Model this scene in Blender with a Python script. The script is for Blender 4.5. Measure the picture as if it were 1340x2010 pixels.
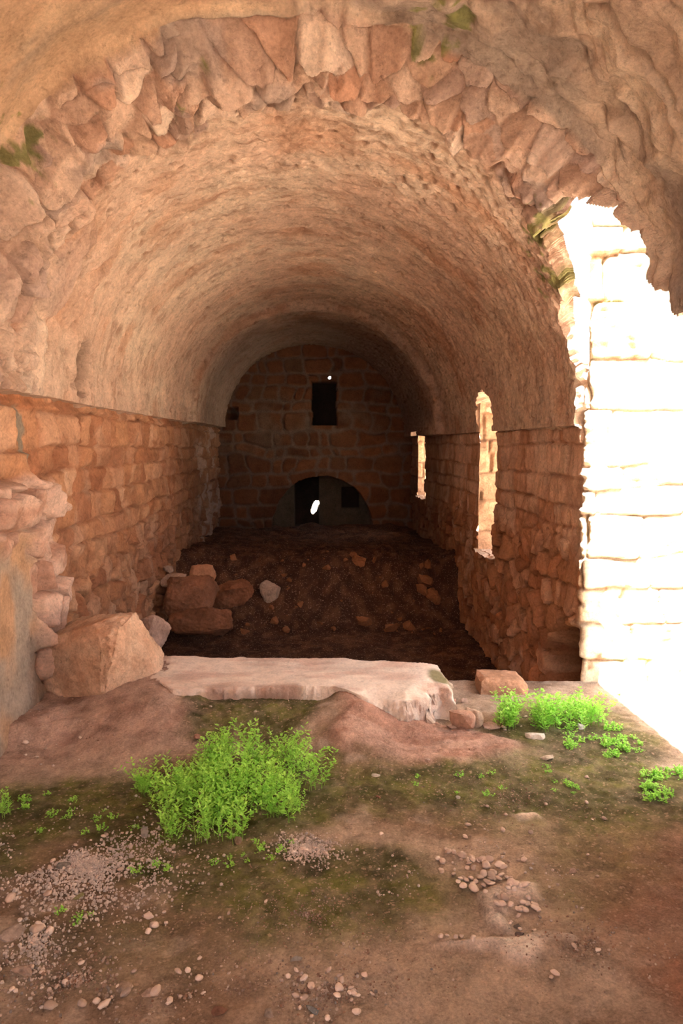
import bpy, bmesh, math, random
import numpy as np
from mathutils import Vector, noise as mnoise, Matrix
R = math.radians
random.seed(7); RS = np.random.RandomState(7)
SC = bpy.context.scene
for o in list(bpy.data.objects): bpy.data.objects.remove(o)
# ------------------------------------------------------------------ camera, sky, sun, exposure
F, CX, CY, EYE = 1500.0, 670.0, 1005.0, 1.6
PITCH = math.atan(135/F); YAW = math.atan(50/F*math.cos(PITCH))
cam = bpy.data.cameras.new('camera'); co = bpy.data.objects.new('camera', cam); SC.collection.objects.link(co)
co.location = (0, 0, EYE); co.rotation_euler = (math.pi/2-PITCH, 0, -YAW)
cam.sensor_fit = 'HORIZONTAL'; cam.sensor_width = 36; cam.lens = 36*F/1340; cam.clip_start = .05; cam.clip_end = 300
SC.camera = co
SUN_EL, SUN_DX = 66.0, 0.27          # elevation; sideways drift of the rays per metre forward
SUN, SKY, EXPO = 30.0, 2.3, 1.9
SOFT = .22                           # how far the stone colours are greyed
wd = bpy.data.worlds.new('sky'); SC.world = wd; wd.use_nodes = True
nt = wd.node_tree; nt.nodes.clear()
sk = nt.nodes.new('ShaderNodeTexSky'); sk.sky_type = 'HOSEK_WILKIE'; sk.turbidity = 4; sk.ground_albedo = .4
bgn = nt.nodes.new('ShaderNodeBackground'); wo = nt.nodes.new('ShaderNodeOutputWorld')
mixn = nt.nodes.new('ShaderNodeMixRGB'); mixn.inputs[0].default_value = .7; mixn.inputs[2].default_value = (1.0, .97, .94, 1)
nt.links.new(sk.outputs[0], mixn.inputs[1]); nt.links.new(mixn.outputs[0], bgn.inputs[0]); nt.links.new(bgn.outputs[0], wo.inputs[0])
bgn.inputs[1].default_value = SKY
sl = bpy.data.lights.new('sun', 'SUN'); so = bpy.data.objects.new('sun', sl); SC.collection.objects.link(so)
sl.energy = SUN; sl.angle = R(.6); sl.color = (1, .95, .87)
hl = math.hypot(1, SUN_DX)
sdir = Vector((-SUN_DX, 1, -hl*math.tan(R(SUN_EL)))).normalized()
so.rotation_euler = sdir.to_track_quat('-Z', 'Y').to_euler(); so.location = (3, -4, 8)
sk.sun_direction = -sdir
SC.view_settings.view_transform = 'Standard'; SC.view_settings.look = 'None'
SC.view_settings.gamma = 1; SC.view_settings.use_curve_mapping = False; SC.view_settings.exposure = EXPO

CM = co.rotation_euler.to_matrix()
def G(px, py, H=0.0):
    """the place at height H seen at a pixel of the 1340x2010 photograph"""
    d = CM @ Vector(((px-CX)/F, -(py-CY)/F, -1)); t = (H-EYE)/d.z
    return Vector((d.x*t, d.y*t, H))
def lin(*c): return tuple(((v/255)/12.92 if v/255 <= .04045 else ((v/255+.055)/1.055)**2.4) for v in c)
def C3(*c):
    v = np.array(lin(*c)); g = v@np.array([.3, .6, .1]); return v+(g*1.04-v)*SOFT
# ------------------------------------------------------------------ noise
def h2(ix, iy, seed):
    a = (ix.astype(np.int64)*374761393 + iy.astype(np.int64)*668265263 + seed*1442695041) & 0xffffffff
    a = ((a ^ (a >> 13))*1274126177) & 0xffffffff
    a = ((a ^ (a >> 15))*2246822519) & 0xffffffff
    return ((a ^ (a >> 16)) & 0xffffff)/float(0xffffff)
def vn(x, y, seed=0):
    x, y = np.broadcast_arrays(np.asarray(x, float), np.asarray(y, float))
    ix = np.floor(x); iy = np.floor(y); fx = x-ix; fy = y-iy
    fx = fx*fx*fx*(fx*(fx*6-15)+10); fy = fy*fy*fy*(fy*(fy*6-15)+10)
    a = h2(ix, iy, seed); b = h2(ix+1, iy, seed); c = h2(ix, iy+1, seed); d = h2(ix+1, iy+1, seed)
    return ((a*(1-fx)+b*fx)*(1-fy)+(c*(1-fx)+d*fx)*fy)*2-1
def fbm(x, y, seed=0, o=4, g=.5):
    s = 0; a = 1.0; t = 0
    for k in range(o):
        s = s+a*vn(x*2**k+k*17.3, y*2**k-k*9.1, seed+k*31); t += a; a *= g
    return s/t
def ridge(x, y, seed=0, o=4):
    s = 0; a = 1.0; t = 0
    for k in range(o):
        s = s+a*(1-2*np.abs(vn(x*2**k+k*7.3, y*2**k, seed+k*13))); t += a; a *= .5
    return s/t
def worley(x, y, seed=0, jit=.9):
    x, y = np.broadcast_arrays(np.asarray(x, float), np.asarray(y, float))
    ix = np.floor(x); iy = np.floor(y)
    f1 = np.full(x.shape, 9.); f2 = f1.copy(); idv = np.zeros(x.shape); dx = idv.copy(); dy = idv.copy()
    for i in (-1, 0, 1):
        for j in (-1, 0, 1):
            cx = ix+i; cy = iy+j
            px = cx+.5+jit*(h2(cx, cy, seed)-.5); py = cy+.5+jit*(h2(cx, cy, seed+5)-.5)
            ex = x-px; ey = y-py; d = np.sqrt(ex*ex+ey*ey)
            n = d < f1
            f2 = np.where(n, f1, np.minimum(f2, d)); f1 = np.where(n, d, f1)
            idv = np.where(n, h2(cx, cy, seed+11), idv); dx = np.where(n, ex, dx); dy = np.where(n, ey, dy)
    return f1, f2, idv, dx, dy
def ss(a, b, x):
    t = np.clip((x-a)/(b-a), 0, 1); return t*t*(3-2*t)
def fr(idv, k): return (idv*(97.31+k*13.7)+k*.37) % 1.0
def rubble(u, v, seed, size=.16, asp=1.0, warp=.03):
    """a field of angular stones: height in units of relief, id, joint mask"""
    wu = u+warp*fbm(u*6, v*6, seed+1, 3); wv = v+warp*fbm(u*6, v*6, seed+2, 3)
    f1, f2, idv, dx, dy = worley(wu/size/asp, wv/size, seed)
    g = ss(.02, .2, f2-f1)
    h = (fr(idv, 1)-.35)+1.1*(fr(idv, 2)-.5)*dx+1.3*(fr(idv, 3)-.5)*dy
    return h*g-.5*(1-g), idv, g
def masonry(u, v, seed, rowh=.2, bw=.3, warp=.02, joint=.018, soft=.03):
    rs = np.random.RandomState(seed)
    wu = u+warp*fbm(u*3, v*3, seed+1, 3); wv = v+warp*1.0*fbm(u*1.3, v*2, seed+2, 3)+.006*fbm(u*14, v*14, seed+4, 2)
    wu = wu+.008*fbm(u*12, v*12, seed+9, 2)
    v0 = wv.min()-rowh; n = int((wv.max()-v0)/rowh*1.6)+4
    rb = v0+np.concatenate([[0], np.cumsum(rowh*(.65+.7*rs.rand(n)))])
    ri = np.clip(np.searchsorted(rb, wv)-1, 0, n-1)
    d1 = wv-rb[ri]; d2 = rb[ri+1]-wv
    u0 = wu.min()-bw; m = int((wu.max()-u0)/bw*2)+6
    L = np.zeros(wu.shape); Rr = np.zeros(wu.shape); ci = np.zeros(wu.shape, int)
    for r in range(n):
        cb = u0-rs.rand()*bw+np.concatenate([[0], np.cumsum(bw*(.45+1.1*rs.rand(m)))])
        k = ri == r
        if k.any():
            c = np.clip(np.searchsorted(cb, wu[k])-1, 0, m-1); ci[k] = c; L[k] = wu[k]-cb[c]; Rr[k] = cb[c+1]-wu[k]
    dl = np.minimum(L, Rr); dv = np.minimum(d1, d2); rc = soft
    d = np.where((dl < rc) & (dv < rc), rc-np.hypot(rc-dl, rc-dv), np.minimum(dl, dv))
    g = ss(-.002, joint, d)
    idv = h2(ri, ci, seed+3)
    h = (fr(idv, 1)-.4)+(fr(idv, 2)-.5)*np.clip((L-Rr)*4, -1, 1)*.6+(fr(idv, 3)-.5)*np.clip((d1-d2)*5, -1, 1)*.8
    return h*g-.55*(1-g), idv, g
def mixc(a, b, t):
    t = np.asarray(t)[..., None]; return a*(1-t)+b*t
def pal(cols, idv):
    c = np.array(cols); k = idv*(len(c)-1); i = np.clip(k.astype(int), 0, len(c)-2); t = (k-i)[..., None]
    return c[i]*(1-t)+c[i+1]*t
# ------------------------------------------------------------------ objects
def tag(o, label=None, cat=None, group=None, kind=None):
    if label: o['label'] = label
    if cat: o['category'] = cat
    if group: o['group'] = group
    if kind: o['kind'] = kind
    return o
def link(o, parent=None):
    SC.collection.objects.link(o)
    if parent: o.parent = parent
    return o
def mesh_np(name, V, Fq, col=None, mat=None, parent=None, smooth=True):
    me = bpy.data.meshes.new(name); nv = len(V); nf = len(Fq); k = Fq.shape[1]
    me.vertices.add(nv); me.vertices.foreach_set('co', np.ascontiguousarray(V, dtype=np.float32).ravel())
    me.loops.add(nf*k); me.loops.foreach_set('vertex_index', np.ascontiguousarray(Fq, dtype=np.int32).ravel())
    me.polygons.add(nf); me.polygons.foreach_set('loop_start', np.arange(0, nf*k, k, dtype=np.int32))
    me.polygons.foreach_set('loop_total', np.full(nf, k, dtype=np.int32))
    me.update(calc_edges=True)
    if smooth: me.polygons.foreach_set('use_smooth', np.ones(nf, dtype=bool))
    if col is not None:
        a = me.color_attributes.new('tone', 'FLOAT_COLOR', 'POINT')
        cc = np.ones((nv, 4), dtype=np.float32); cc[:, :3] = np.clip(col.reshape(-1, 3), 0, 1); a.data.foreach_set('color', cc.ravel())
    if mat: me.materials.append(mat)
    return link(bpy.data.objects.new(name, me), parent)
def grid(name, P, col, mat, keep=None, parent=None, flip=False):
    nu, nv = P.shape[:2]; idx = np.arange(nu*nv).reshape(nu, nv)
    q = np.stack([idx[:-1, :-1], idx[1:, :-1], idx[1:, 1:], idx[:-1, 1:]], -1)
    if flip: q = q[..., ::-1]
    if keep is not None:
        kk = keep[:-1, :-1] & keep[1:, :-1] & keep[1:, 1:] & keep[:-1, 1:]; q = q[kk]
    q = q.reshape(-1, 4)
    used = np.zeros(nu*nv, bool); used[q.ravel()] = True; rm = np.cumsum(used)-1
    return mesh_np(name, P.reshape(-1, 3)[used], rm[q], col.reshape(-1, 3)[used], mat, parent)
def noise_node(n, L, scale, detail, co_, rough=.6):
    t = n.new('ShaderNodeTexNoise'); t.inputs['Scale'].default_value = scale; t.inputs['Detail'].default_value = detail
    t.inputs['Roughness'].default_value = rough; L.new(co_, t.inputs['Vector']); return t
def stone_mat(name, base=None, s1=9, s2=60, var=.35, bump=.5, bd=.01, rough=.92, stretch=(1, 1, 1), grit=None, obj=False, pits=.3):
    m = bpy.data.materials.new(name); m.use_nodes = True; n = m.node_tree.nodes; L = m.node_tree.links
    b = n['Principled BSDF']; b.inputs['Roughness'].default_value = rough; b.inputs['Specular IOR Level'].default_value = .15
    tc = n.new('ShaderNodeTexCoord'); mp = n.new('ShaderNodeMapping'); mp.inputs['Scale'].default_value = stretch
    L.new(tc.outputs['Object'], mp.inputs[0]); v = mp.outputs[0]
    if base is None:
        at = n.new('ShaderNodeVertexColor'); at.layer_name = 'tone'; src = at.outputs['Color']
    else:
        rg = n.new('ShaderNodeRGB'); rg.outputs[0].default_value = (*base, 1); src = rg.outputs[0]
    if obj:
        oi = n.new('ShaderNodeObjectInfo'); mm = n.new('ShaderNodeMixRGB'); mm.blend_type = 'MULTIPLY'; mm.inputs[0].default_value = 1
        cr = n.new('ShaderNodeValToRGB'); cr.color_ramp.elements[0].color = (.55, .5, .48, 1); cr.color_ramp.elements[1].color = (1.15, 1.12, 1.1, 1)
        e = cr.color_ramp.elements.new(.45); e.color = (.95, .87, .82, 1)
        L.new(oi.outputs['Random'], cr.inputs[0]); L.new(src, mm.inputs[1]); L.new(cr.outputs[0], mm.inputs[2]); src = mm.outputs[0]
    n1 = noise_node(n, L, s1, 6, v); n2 = noise_node(n, L, s2, 5, v, .7)
    ad = n.new('ShaderNodeMath'); ad.operation = 'ADD'; L.new(n1.outputs[0], ad.inputs[0]); L.new(n2.outputs[0], ad.inputs[1])
    mr = n.new('ShaderNodeMapRange'); mr.inputs[1].default_value = .7; mr.inputs[2].default_value = 1.3
    mr.inputs[3].default_value = 1-var; mr.inputs[4].default_value = 1+var*.7; L.new(ad.outputs[0], mr.inputs[0])
    mu = n.new('ShaderNodeVectorMath'); mu.operation = 'SCALE'; L.new(src, mu.inputs[0]); L.new(mr.outputs[0], mu.inputs['Scale'])
    out = mu.outputs[0]
    n4 = noise_node(n, L, s2*.45, 9, v, .8); pr = n.new('ShaderNodeMapRange'); pr.inputs[1].default_value = .36; pr.inputs[2].default_value = .46
    pr.inputs[3].default_value = 1-pits; pr.inputs[4].default_value = 1; L.new(n4.outputs[0], pr.inputs[0])
    m4 = n.new('ShaderNodeVectorMath'); m4.operation = 'SCALE'; L.new(out, m4.inputs[0]); L.new(pr.outputs[0], m4.inputs['Scale']); out = m4.outputs[0]
    if grit:
        vo = n.new('ShaderNodeTexVoronoi'); vo.inputs['Scale'].default_value = grit; L.new(tc.outputs['Object'], vo.inputs['Vector'])
        wn = n.new('ShaderNodeSeparateColor'); L.new(vo.outputs['Color'], wn.inputs[0])
        g2 = n.new('ShaderNodeMapRange'); g2.inputs[1].default_value = .9; g2.inputs[2].default_value = .98; g2.inputs[3].default_value = 0; g2.inputs[4].default_value = .4
        L.new(wn.outputs[0], g2.inputs[0]); mg = n.new('ShaderNodeMixRGB'); mg.inputs[2].default_value = (*lin(214, 180, 160), 1)
        L.new(g2.outputs[0], mg.inputs[0]); L.new(out, mg.inputs[1]); out = mg.outputs[0]
    L.new(out, b.inputs['Base Color'])
    bp = n.new('ShaderNodeBump'); bp.inputs['Strength'].default_value = bump; bp.inputs['Distance'].default_value = bd
    n3 = noise_node(n, L, s2*.45, 10, v, .78); L.new(n3.outputs[0], bp.inputs['Height']); L.new(bp.outputs[0], b.inputs['Normal'])
    return m
M_vault = stone_mat('vault_plaster', s1=5, s2=44, var=.34, bump=1, bd=.035, pits=.3)
M_wall = stone_mat('wall_masonry', s1=7, s2=50, var=.34, bump=1, bd=.025, pits=.3)
M_floor = stone_mat('earth_floor', s1=6, s2=110, var=.5, bump=1, bd=.02, grit=110, pits=.3)
M_out = stone_mat('outdoor_earth', base=lin(232, 208, 180), s1=1, s2=12, var=.2)
M_rock = stone_mat('limestone_rock', s1=8, s2=60, var=.34, bump=1, bd=.02, pits=.28)
M_slab = stone_mat('pale_slab_stone', s1=7, s2=70, var=.26, bump=1, bd=.02, pits=.2)
M_rub = stone_mat('dark_rubble', base=lin(138, 94, 68), s1=12, s2=60, var=.3, bump=.6, bd=.01)
M_peb = stone_mat('pebble_stone', base=lin(196, 180, 172), s1=20, s2=120, var=.25, bump=.4, bd=.003, obj=True, pits=.1)
# ------------------------------------------------------------------ the vault
def spring(th): return 1.845-.085*np.cos(th)
def vault_pt(th, Y, r, z_extra=0):
    return np.stack([r*np.cos(th), Y, spring(th)+(r-.10)*np.sin(th)+z_extra], -1)
PLA = C3(226, 186, 158); PLB = C3(236, 205, 176); PLD = C3(172, 118, 84); ORG = C3(205, 140, 96)
MOSS = C3(132, 138, 48)
STN = [C3(206, 162, 136), C3(230, 194, 168), C3(212, 168, 138), C3(190, 156, 142), C3(238, 206, 180), C3(204, 144, 110), C3(222, 184, 160)]
HOLE = np.array([(5.0, -6), (4.98, 12), (4.96, 21), (4.72, 30), (4.52, 37), (4.24, 42.5), (4.15, 41), (4.09, 36), (4.08, 29), (4.04, 22), (3.94, 17), (3.55, 10), (3.3, -6)])
def inpoly(x, y, P):
    c = np.zeros(x.shape, bool); n = len(P)
    for i in range(n):
        x1, y1 = P[i]; x2, y2 = P[(i+1) % n]
        k = ((y1 > y) != (y2 > y)) & (x < (x2-x1)*(y-y1)/(y2-y1+1e-12)+x1); c ^= k
    return c
SLITS = [(7.42, 8.12, .47, 1.98), (12.3, 13.0, .72, 1.78)]       # near side, far side, sill, head at the wall
def slit_mask(Y, Z):
    k = np.zeros(Y.shape, bool)
    for a, b, z0, z1 in SLITS:
        w = .02*fbm(Z*9, Z*3, int(a*7), 3)
        t = (Y-a)/(b-a)
        head = z1+(.14 if a < 10 else 0)*np.sin(np.clip(t, 0, 1)*math.pi*.9+.15)
        k |= (Y > a+w) & (Y < b) & (Z > z0+.02*fbm(Y*20, Y, 3, 2)) & (Z < head)
    return k
def build_vault():
    th = np.radians(np.linspace(-1.5, 181.5, 500))
    # profile from the back wall to behind the camera
    y = [13.98]
    while y[-1] > 4.25: y.append(y[-1]-(.011+.0035*max(0, y[-1]-4.5)))
    y = np.array(y); nr = 64; t = np.linspace(0, 1, nr)[1:]
    ring_y = y[-1]-.24*t; ring_t = t
    yn = [ring_y[-1]]
    while yn[-1] > -1.7: yn.append(yn[-1]-(.012 if yn[-1] > 2.9 else .12))
    yn = np.array(yn[1:])
    Y0 = np.concatenate([y, ring_y, yn]); q = np.concatenate([0*y, ring_t, 1+0*yn])
    s = np.concatenate([[0], np.cumsum(np.hypot(np.diff(Y0), np.diff(q)*.34))])
    T, YY = np.meshgrid(th, Y0, indexing='ij'); _, Q = np.meshgrid(th, q, indexing='ij'); _, S = np.meshgrid(th, s, indexing='ij')
    U = T*1.75
    E = .12*fbm(T*2.2, T*0+3, 91, 3)+.05*fbm(T*12, T*0, 92, 3)
    near = ss(6.2, 4.25, YY); Yr = YY+E*near
    arch = ss(0, .5, np.sin(T))
    up = ss(0, 1, Q)*(.34*arch+.0)                                    # the ruined ring steps up to a higher vault
    r = 1.72-.10*ss(10.15, 10.4, YY+.05*fbm(T*4, T, 5, 3))+up
    left = ss(1.75, 2.0, T); right = ss(1.45, 1.2, T)
    # plaster: pits and streaks that follow the curve of the vault
    streak = fbm(U*2.2, S*11, 11, 4); rough = fbm(U*9, S*9, 12, 4); pit = worley(U*7, S*9, 13); pitm = ss(.28, .1, pit[0])*(pit[2] > .5)
    fine = ridge(U*9, S*26, 14, 4)
    d_pl = .007*streak+.010*rough-.03*pitm+.010*fine+.012*fbm(U*22, S*26, 20, 3)+.02*fbm(U*1.5, S*1.2, 15, 3)+.012*ss(6.5, 4.5, YY)*ridge(U*5, S*6, 16, 5)
    rb, rid, rg = rubble(U, S, 21, .115, 1.35); rb2, rid2, rg2 = rubble(U, S*1.0, 27, .34, 1.6, .05)
    rbL, ridL, rgL = rubble(U, S, 22, .18, 1.3, .05); big = ss(-.15, .15, fbm(U*1.3, S, 18, 2)+.35*ss(1.9, 2.3, T))
    rb = rb*(1-big)+rbL*big; rid = np.where(big > .5, ridL, rid); rg = rg*(1-big)+rgL*big
    crag = ridge(U*5, S*6, 23, 6); d_rb = .08*rb+.045*crag+.03*fbm(U*6, S*6, 19, 5)
    ragged = rough*.035+.05*rb2+.05*ridge(U*3, S*4, 24, 6)+.04*fbm(U*2.5, S*2.5, 29, 5)
    d_sm = .03*fbm(U*1.1+S*.8, S*2.2, 25, 4)+.012*ridge(U*1.6+S, S*4, 26, 3)+.004*rough
    # stone weights
    w_ring = np.maximum(ss(.02, .12, Q), ss(4.44, 4.34, YY+.3*fbm(T*4, T*0+1, 31, 4)-.22*ss(1.9, 2.3, T)))*(Q < .98)
    lsmooth = ss(1.5, 1.72, T+.12*fbm(S*2, T*3, 33, 3))*ss(2.75, 2.5, T)
    w_near = (Q >= .78)*1.0
    edge = ss(.0, .5, 4.62-YY+.15*fbm(T*6, YY*3, 32, 3))*(1-w_near)
    wl = ss(5.5, 5.42, YY+.05*fbm(T*9, T, 35, 3))*ss(2.35, 2.6, T)    # rougher stretch low on the left
    d = d_pl*(1-w_ring)*(1-w_near)+d_rb*np.maximum(w_ring*(1-w_near), .0)+w_near*(lsmooth*d_sm+(1-lsmooth)*ragged)
    d = d+edge*(1-w_ring)*.02*ridge(U*3, S*4, 17, 5)+wl*(1-w_near)*(.03*rb2+.035)
    # broken pocket low on the left, beside the step in the plaster
    pk = np.exp(-((YY-5.72)/.24)**2-((T-3.02)/.13)**2*1.0)*ss(5.45, 5.52, YY); pk = ss(.3, .6, pk+.15*rough)
    d = d-.16*pk
    # crack above the bay
    P = vault_pt(T, Yr, r-d)
    jag = .05*fbm(YY*9, T*9, 41, 3); deg = np.degrees(T)
    hole = inpoly(YY+jag, deg+60*jag, HOLE)
    Zc = P[..., 2]
    sl_ = slit_mask(YY, Zc) & (T < 1.2)
    keep = ~(hole | sl_)
    # colours
    c = mixc(PLA, PLB, ss(-.4, .5, fbm(U*1.3, S*1.1, 51, 4)))
    c = mixc(c, ORG, .6*ss(.0, .6, fbm(U*1.8, S*3, 52, 4)))
    c = mixc(c, PLD, .5*ss(.12, .55, fbm(U*6, S*20, 53, 4))*ss(13, 5, S*0+YY*0+6))
    c = mixc(c, C3(160, 108, 76), .5*pitm)
    soot_dim = ss(9.6, 11.5, YY+.8*fbm(U, S*.6, 54, 3)); c = mixc(c, C3(118, 96, 86), .75*soot_dim)  # soot grey plus the passage's fading light, darkened into the plaster colour
    cs = pal(STN, rid); cs = mixc(cs, C3(176, 130, 104), .5*(1-rg)); cs = mixc(cs, C3(170, 152, 146), .55*ss(.1, .5, fbm(U*3, S*4, 55, 3)))
    c = mixc(c, cs, w_ring*(1-w_near)); 
    cn = mixc(C3(206, 172, 146), C3(226, 196, 168), ss(-.4, .4, fbm(U*2+S, S*5, 56, 4)))
    cn = mixc(cn, C3(158, 140, 130), .7*ss(.1, .5, fbm(U*1.3, S*2.4, 57, 4)))
    cl = mixc(C3(212, 168, 128), C3(228, 190, 150), ss(-.3, .4, fbm(U*2+S, S*3, 58, 4)))
    cl = mixc(cl, C3(160, 146, 130), .6*ss(.15, .5, fbm(U+S*.7, S*3.5, 59, 4)))
    c = mixc(c, mixc(cn, cl, lsmooth), w_near)
    c = mixc(c, pal(STN, rid2), .55*wl*(1-w_near)*rg2)
    c = mixc(c, C3(110, 84, 66), .8*pk)
    def blob(px, py, pr, Yg):                                          # a moss patch where the photo shows it, on the vault at depth Yg
        d0 = CM @ Vector(((px-CX)/F, -(py-CY)/F, -1)); k = Yg/d0.y; w = Vector((d0.x*k, Yg, EYE+d0.z*k))
        rr = pr/F*Yg; dd = np.sqrt((P[..., 0]-w.x)**2+((P[..., 1]-w.y)*.45)**2+(P[..., 2]-w.z)**2)
        return ss(1.15, .6, dd/rr+1.5*fbm(U*17, S*17, 61, 4)+.3)
    ms = np.zeros(T.shape)
    for b in [(30, 285, 55, 4.0), (40, 180, 30, 3.7), (375, 105, 26, 3.95), (345, 190, 26, 4.05), (430, 190, 20, 4.0), (820, 70, 40, 3.95), (905, 50, 32, 3.9), (330, 20, 26, 3.7),
              (1040, 480, 50, 4.5), (1075, 560, 42, 4.75), (1000, 470, 22, 4.6), (800, 430, 22, 5.2), (860, 455, 18, 5.0), (960, 410, 18, 4.6)]:
        ms = np.maximum(ms, blob(*b))
    c = mixc(c, MOSS*(.75+.5*ss(-.3, .3, rough))[..., None], .85*ms)
    # inner face, outer face and the broken rims between them, as one mesh
    nu, nv = T.shape; idx = np.arange(nu*nv).reshape(nu, nv)
    kk = keep[:-1, :-1] & keep[1:, :-1] & keep[1:, 1:] & keep[:-1, 1:]
    q = np.stack([idx[:-1, :-1], idx[1:, :-1], idx[1:, 1:], idx[:-1, 1:]], -1)[kk].reshape(-1, 4)
    e = np.concatenate([q[:, [0, 1]], q[:, [1, 2]], q[:, [2, 3]], q[:, [3, 0]]]); es = np.sort(e, 1)
    key = es[:, 0].astype(np.int64)*(nu*nv)+es[:, 1]; uq, inv, cnt = np.unique(key, return_inverse=True, return_counts=True)
    be = e[cnt[inv] == 1]; nb = len(be)
    PO = vault_pt(T, YY, r+.34-.25*ss(4.15, 4.4, YY)*ss(6.2, 5.4, YY)*ss(1.0, .85, T)); P1 = P.reshape(-1, 3); P2 = PO.reshape(-1, 3)
    K = 9; rim = []
    for j in range(K):                                                # the rim is broken stone, not a clean cut
        t = j/(K-1); a = P1[be[:, 0]]*(1-t)+P2[be[:, 0]]*t; b = P1[be[:, 1]]*(1-t)+P2[be[:, 1]]*t
        w = math.sin(t*math.pi)
        def push(v): return v+w*np.stack([0*v[:, 0], .05*fbm(v[:, 0]*9+v[:, 2]*4, v[:, 1]*9, 71, 4), .05*fbm(v[:, 1]*9, v[:, 2]*9+v[:, 0]*5, 72, 4)], -1)
        rim.append((push(a), push(b)))
    V = [P1, P2]; base = 2*len(P1); Fs = [q[:, ::-1], q+len(P1)]; cr = []
    for j in range(K):
        V += [rim[j][0], rim[j][1]]; cc = c.reshape(-1, 3); cr += [cc[be[:, 0]], cc[be[:, 1]]]
    for j in range(K-1):
        o0 = base+j*2*nb; o1 = base+(j+1)*2*nb; k = np.arange(nb); Fs.append(np.stack([o0+k, o0+nb+k, o1+nb+k, o1+k], -1))
    V = np.concatenate(V); Fs = np.concatenate(Fs); cl_ = np.concatenate([c.reshape(-1, 3), c.reshape(-1, 3)]+cr)
    used = np.zeros(len(V), bool); used[Fs.ravel()] = True; rm = np.cumsum(used)-1
    return tag(mesh_np('ceiling', V[used], rm[Fs], cl_[used], M_vault), kind='structure')
vault = build_vault()
# ------------------------------------------------------------------ side walls
WST = [C3(196, 128, 78), C3(214, 152, 104), C3(186, 116, 70), C3(222, 166, 124), C3(176, 108, 66), C3(206, 142, 92), C3(198, 120, 66)]
def ygrid(a, b, lo=.011, k=.0035):
    y = [a]
    while y[-1] < b: y.append(y[-1]+lo+k*max(0, y[-1]-4.5))
    return np.array(y)
def build_left():
    ys = np.concatenate([np.arange(-4.7, 3.6, .12), ygrid(3.6, 14.0)]); zs = np.linspace(-.85, 2.0, 270)
    Y, Z = np.meshgrid(ys, zs, indexing='ij')
    m, idv, g = masonry(Y, Z, 101, .21, .30, .055, .022)
    m2, id2, g2 = masonry(Y, Z, 107, .16, .24, .07, .03, .05)
    low = ss(.9, .55, Z+.25*fbm(Y*.7, Z*.5, 110, 2))
    rub, rid, rg = rubble(Y, Z, 103, .2, 1.1, .05)
    d = .045*m*(1-low)+.075*rub*low+.025*fbm(Y*7, Z*7, 111, 5)+.018*ridge(Y*6, Z*8, 112, 5)+.03*fbm(Y*.8, Z*.9, 113, 3)
    # broken pale masonry and smooth pier at the near end
    zone = ss(5.15, 4.98, Y+.1*fbm(Z*7, Y*7, 115, 3))*ss(1.42, 1.33, Z+.08*fbm(Y*7, Z*7, 116, 2))
    rn, rnid, rng = rubble(Y*1.05, Z, 117, .19, 1.1, .05)
    d = d*(1-zone)+zone*(.11+.13*rn+.02*fbm(Y*9, Z*9, 118, 4))
    pier = ss(4.55, 4.45, Y+.05*fbm(Z*5, Y, 119, 3)-.12*ss(.5, -.1, Z))*ss(1.12, 1.0, Z+.1*fbm(Y*6, Z, 120, 2))
    d = d*(1-pier)+pier*(.09+.02*fbm(Y*4, Z*4, 121, 4)+.06*ss(.35, -.1, Z))
    d = d-.035*ss(1.80, 1.88, Z)
    Zp = Z
    P = np.stack([-1.76+d, Y, Zp], -1)
    sp = fbm(Y*5, Z*7, 130, 4)
    c = pal(WST, idv); c = mixc(c, pal(WST, rid), low); c = mixc(c, C3(176, 114, 74), .6*(1-(g*(1-low)+rg*low)))
    c = mixc(c, C3(152, 88, 50), .5*ss(.0, .6, sp)); c = mixc(c, C3(232, 186, 150), .35*ss(.15, .6, fbm(Y*3, Z*3, 131, 4)))
    c = mixc(c, mixc(C3(232, 188, 164), C3(206, 150, 122), ss(-.3, .4, sp)), zone)
    c = mixc(c, mixc(C3(214, 164, 120), C3(186, 166, 148), ss(-.1, .4, fbm(Y*3, Z*3, 132, 3)+.35*ss(.7, .2, Z))), pier)
    gp = ss(1.1, .6, np.hypot((Y-4.62)/.09, (Z-1.66)/.17)+.5*fbm(Y*14, Z*7, 133, 2)); c = mixc(c, C3(150, 132, 112), gp)
    c = mixc(c, C3(110, 76, 56), .6*ss(8.5, 11.5, Y+.8*fbm(Y, Z*.8, 140, 3)))  # deep stretch: soot and the loss of light put into the stone colour
    pale = ss(11, 11.6, Y)*ss(.1, .4, fbm(Y*3, Z*4, 134, 3)); c = mixc(c, C3(196, 176, 164), .5*pale)
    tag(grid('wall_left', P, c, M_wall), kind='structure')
build_left()
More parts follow.
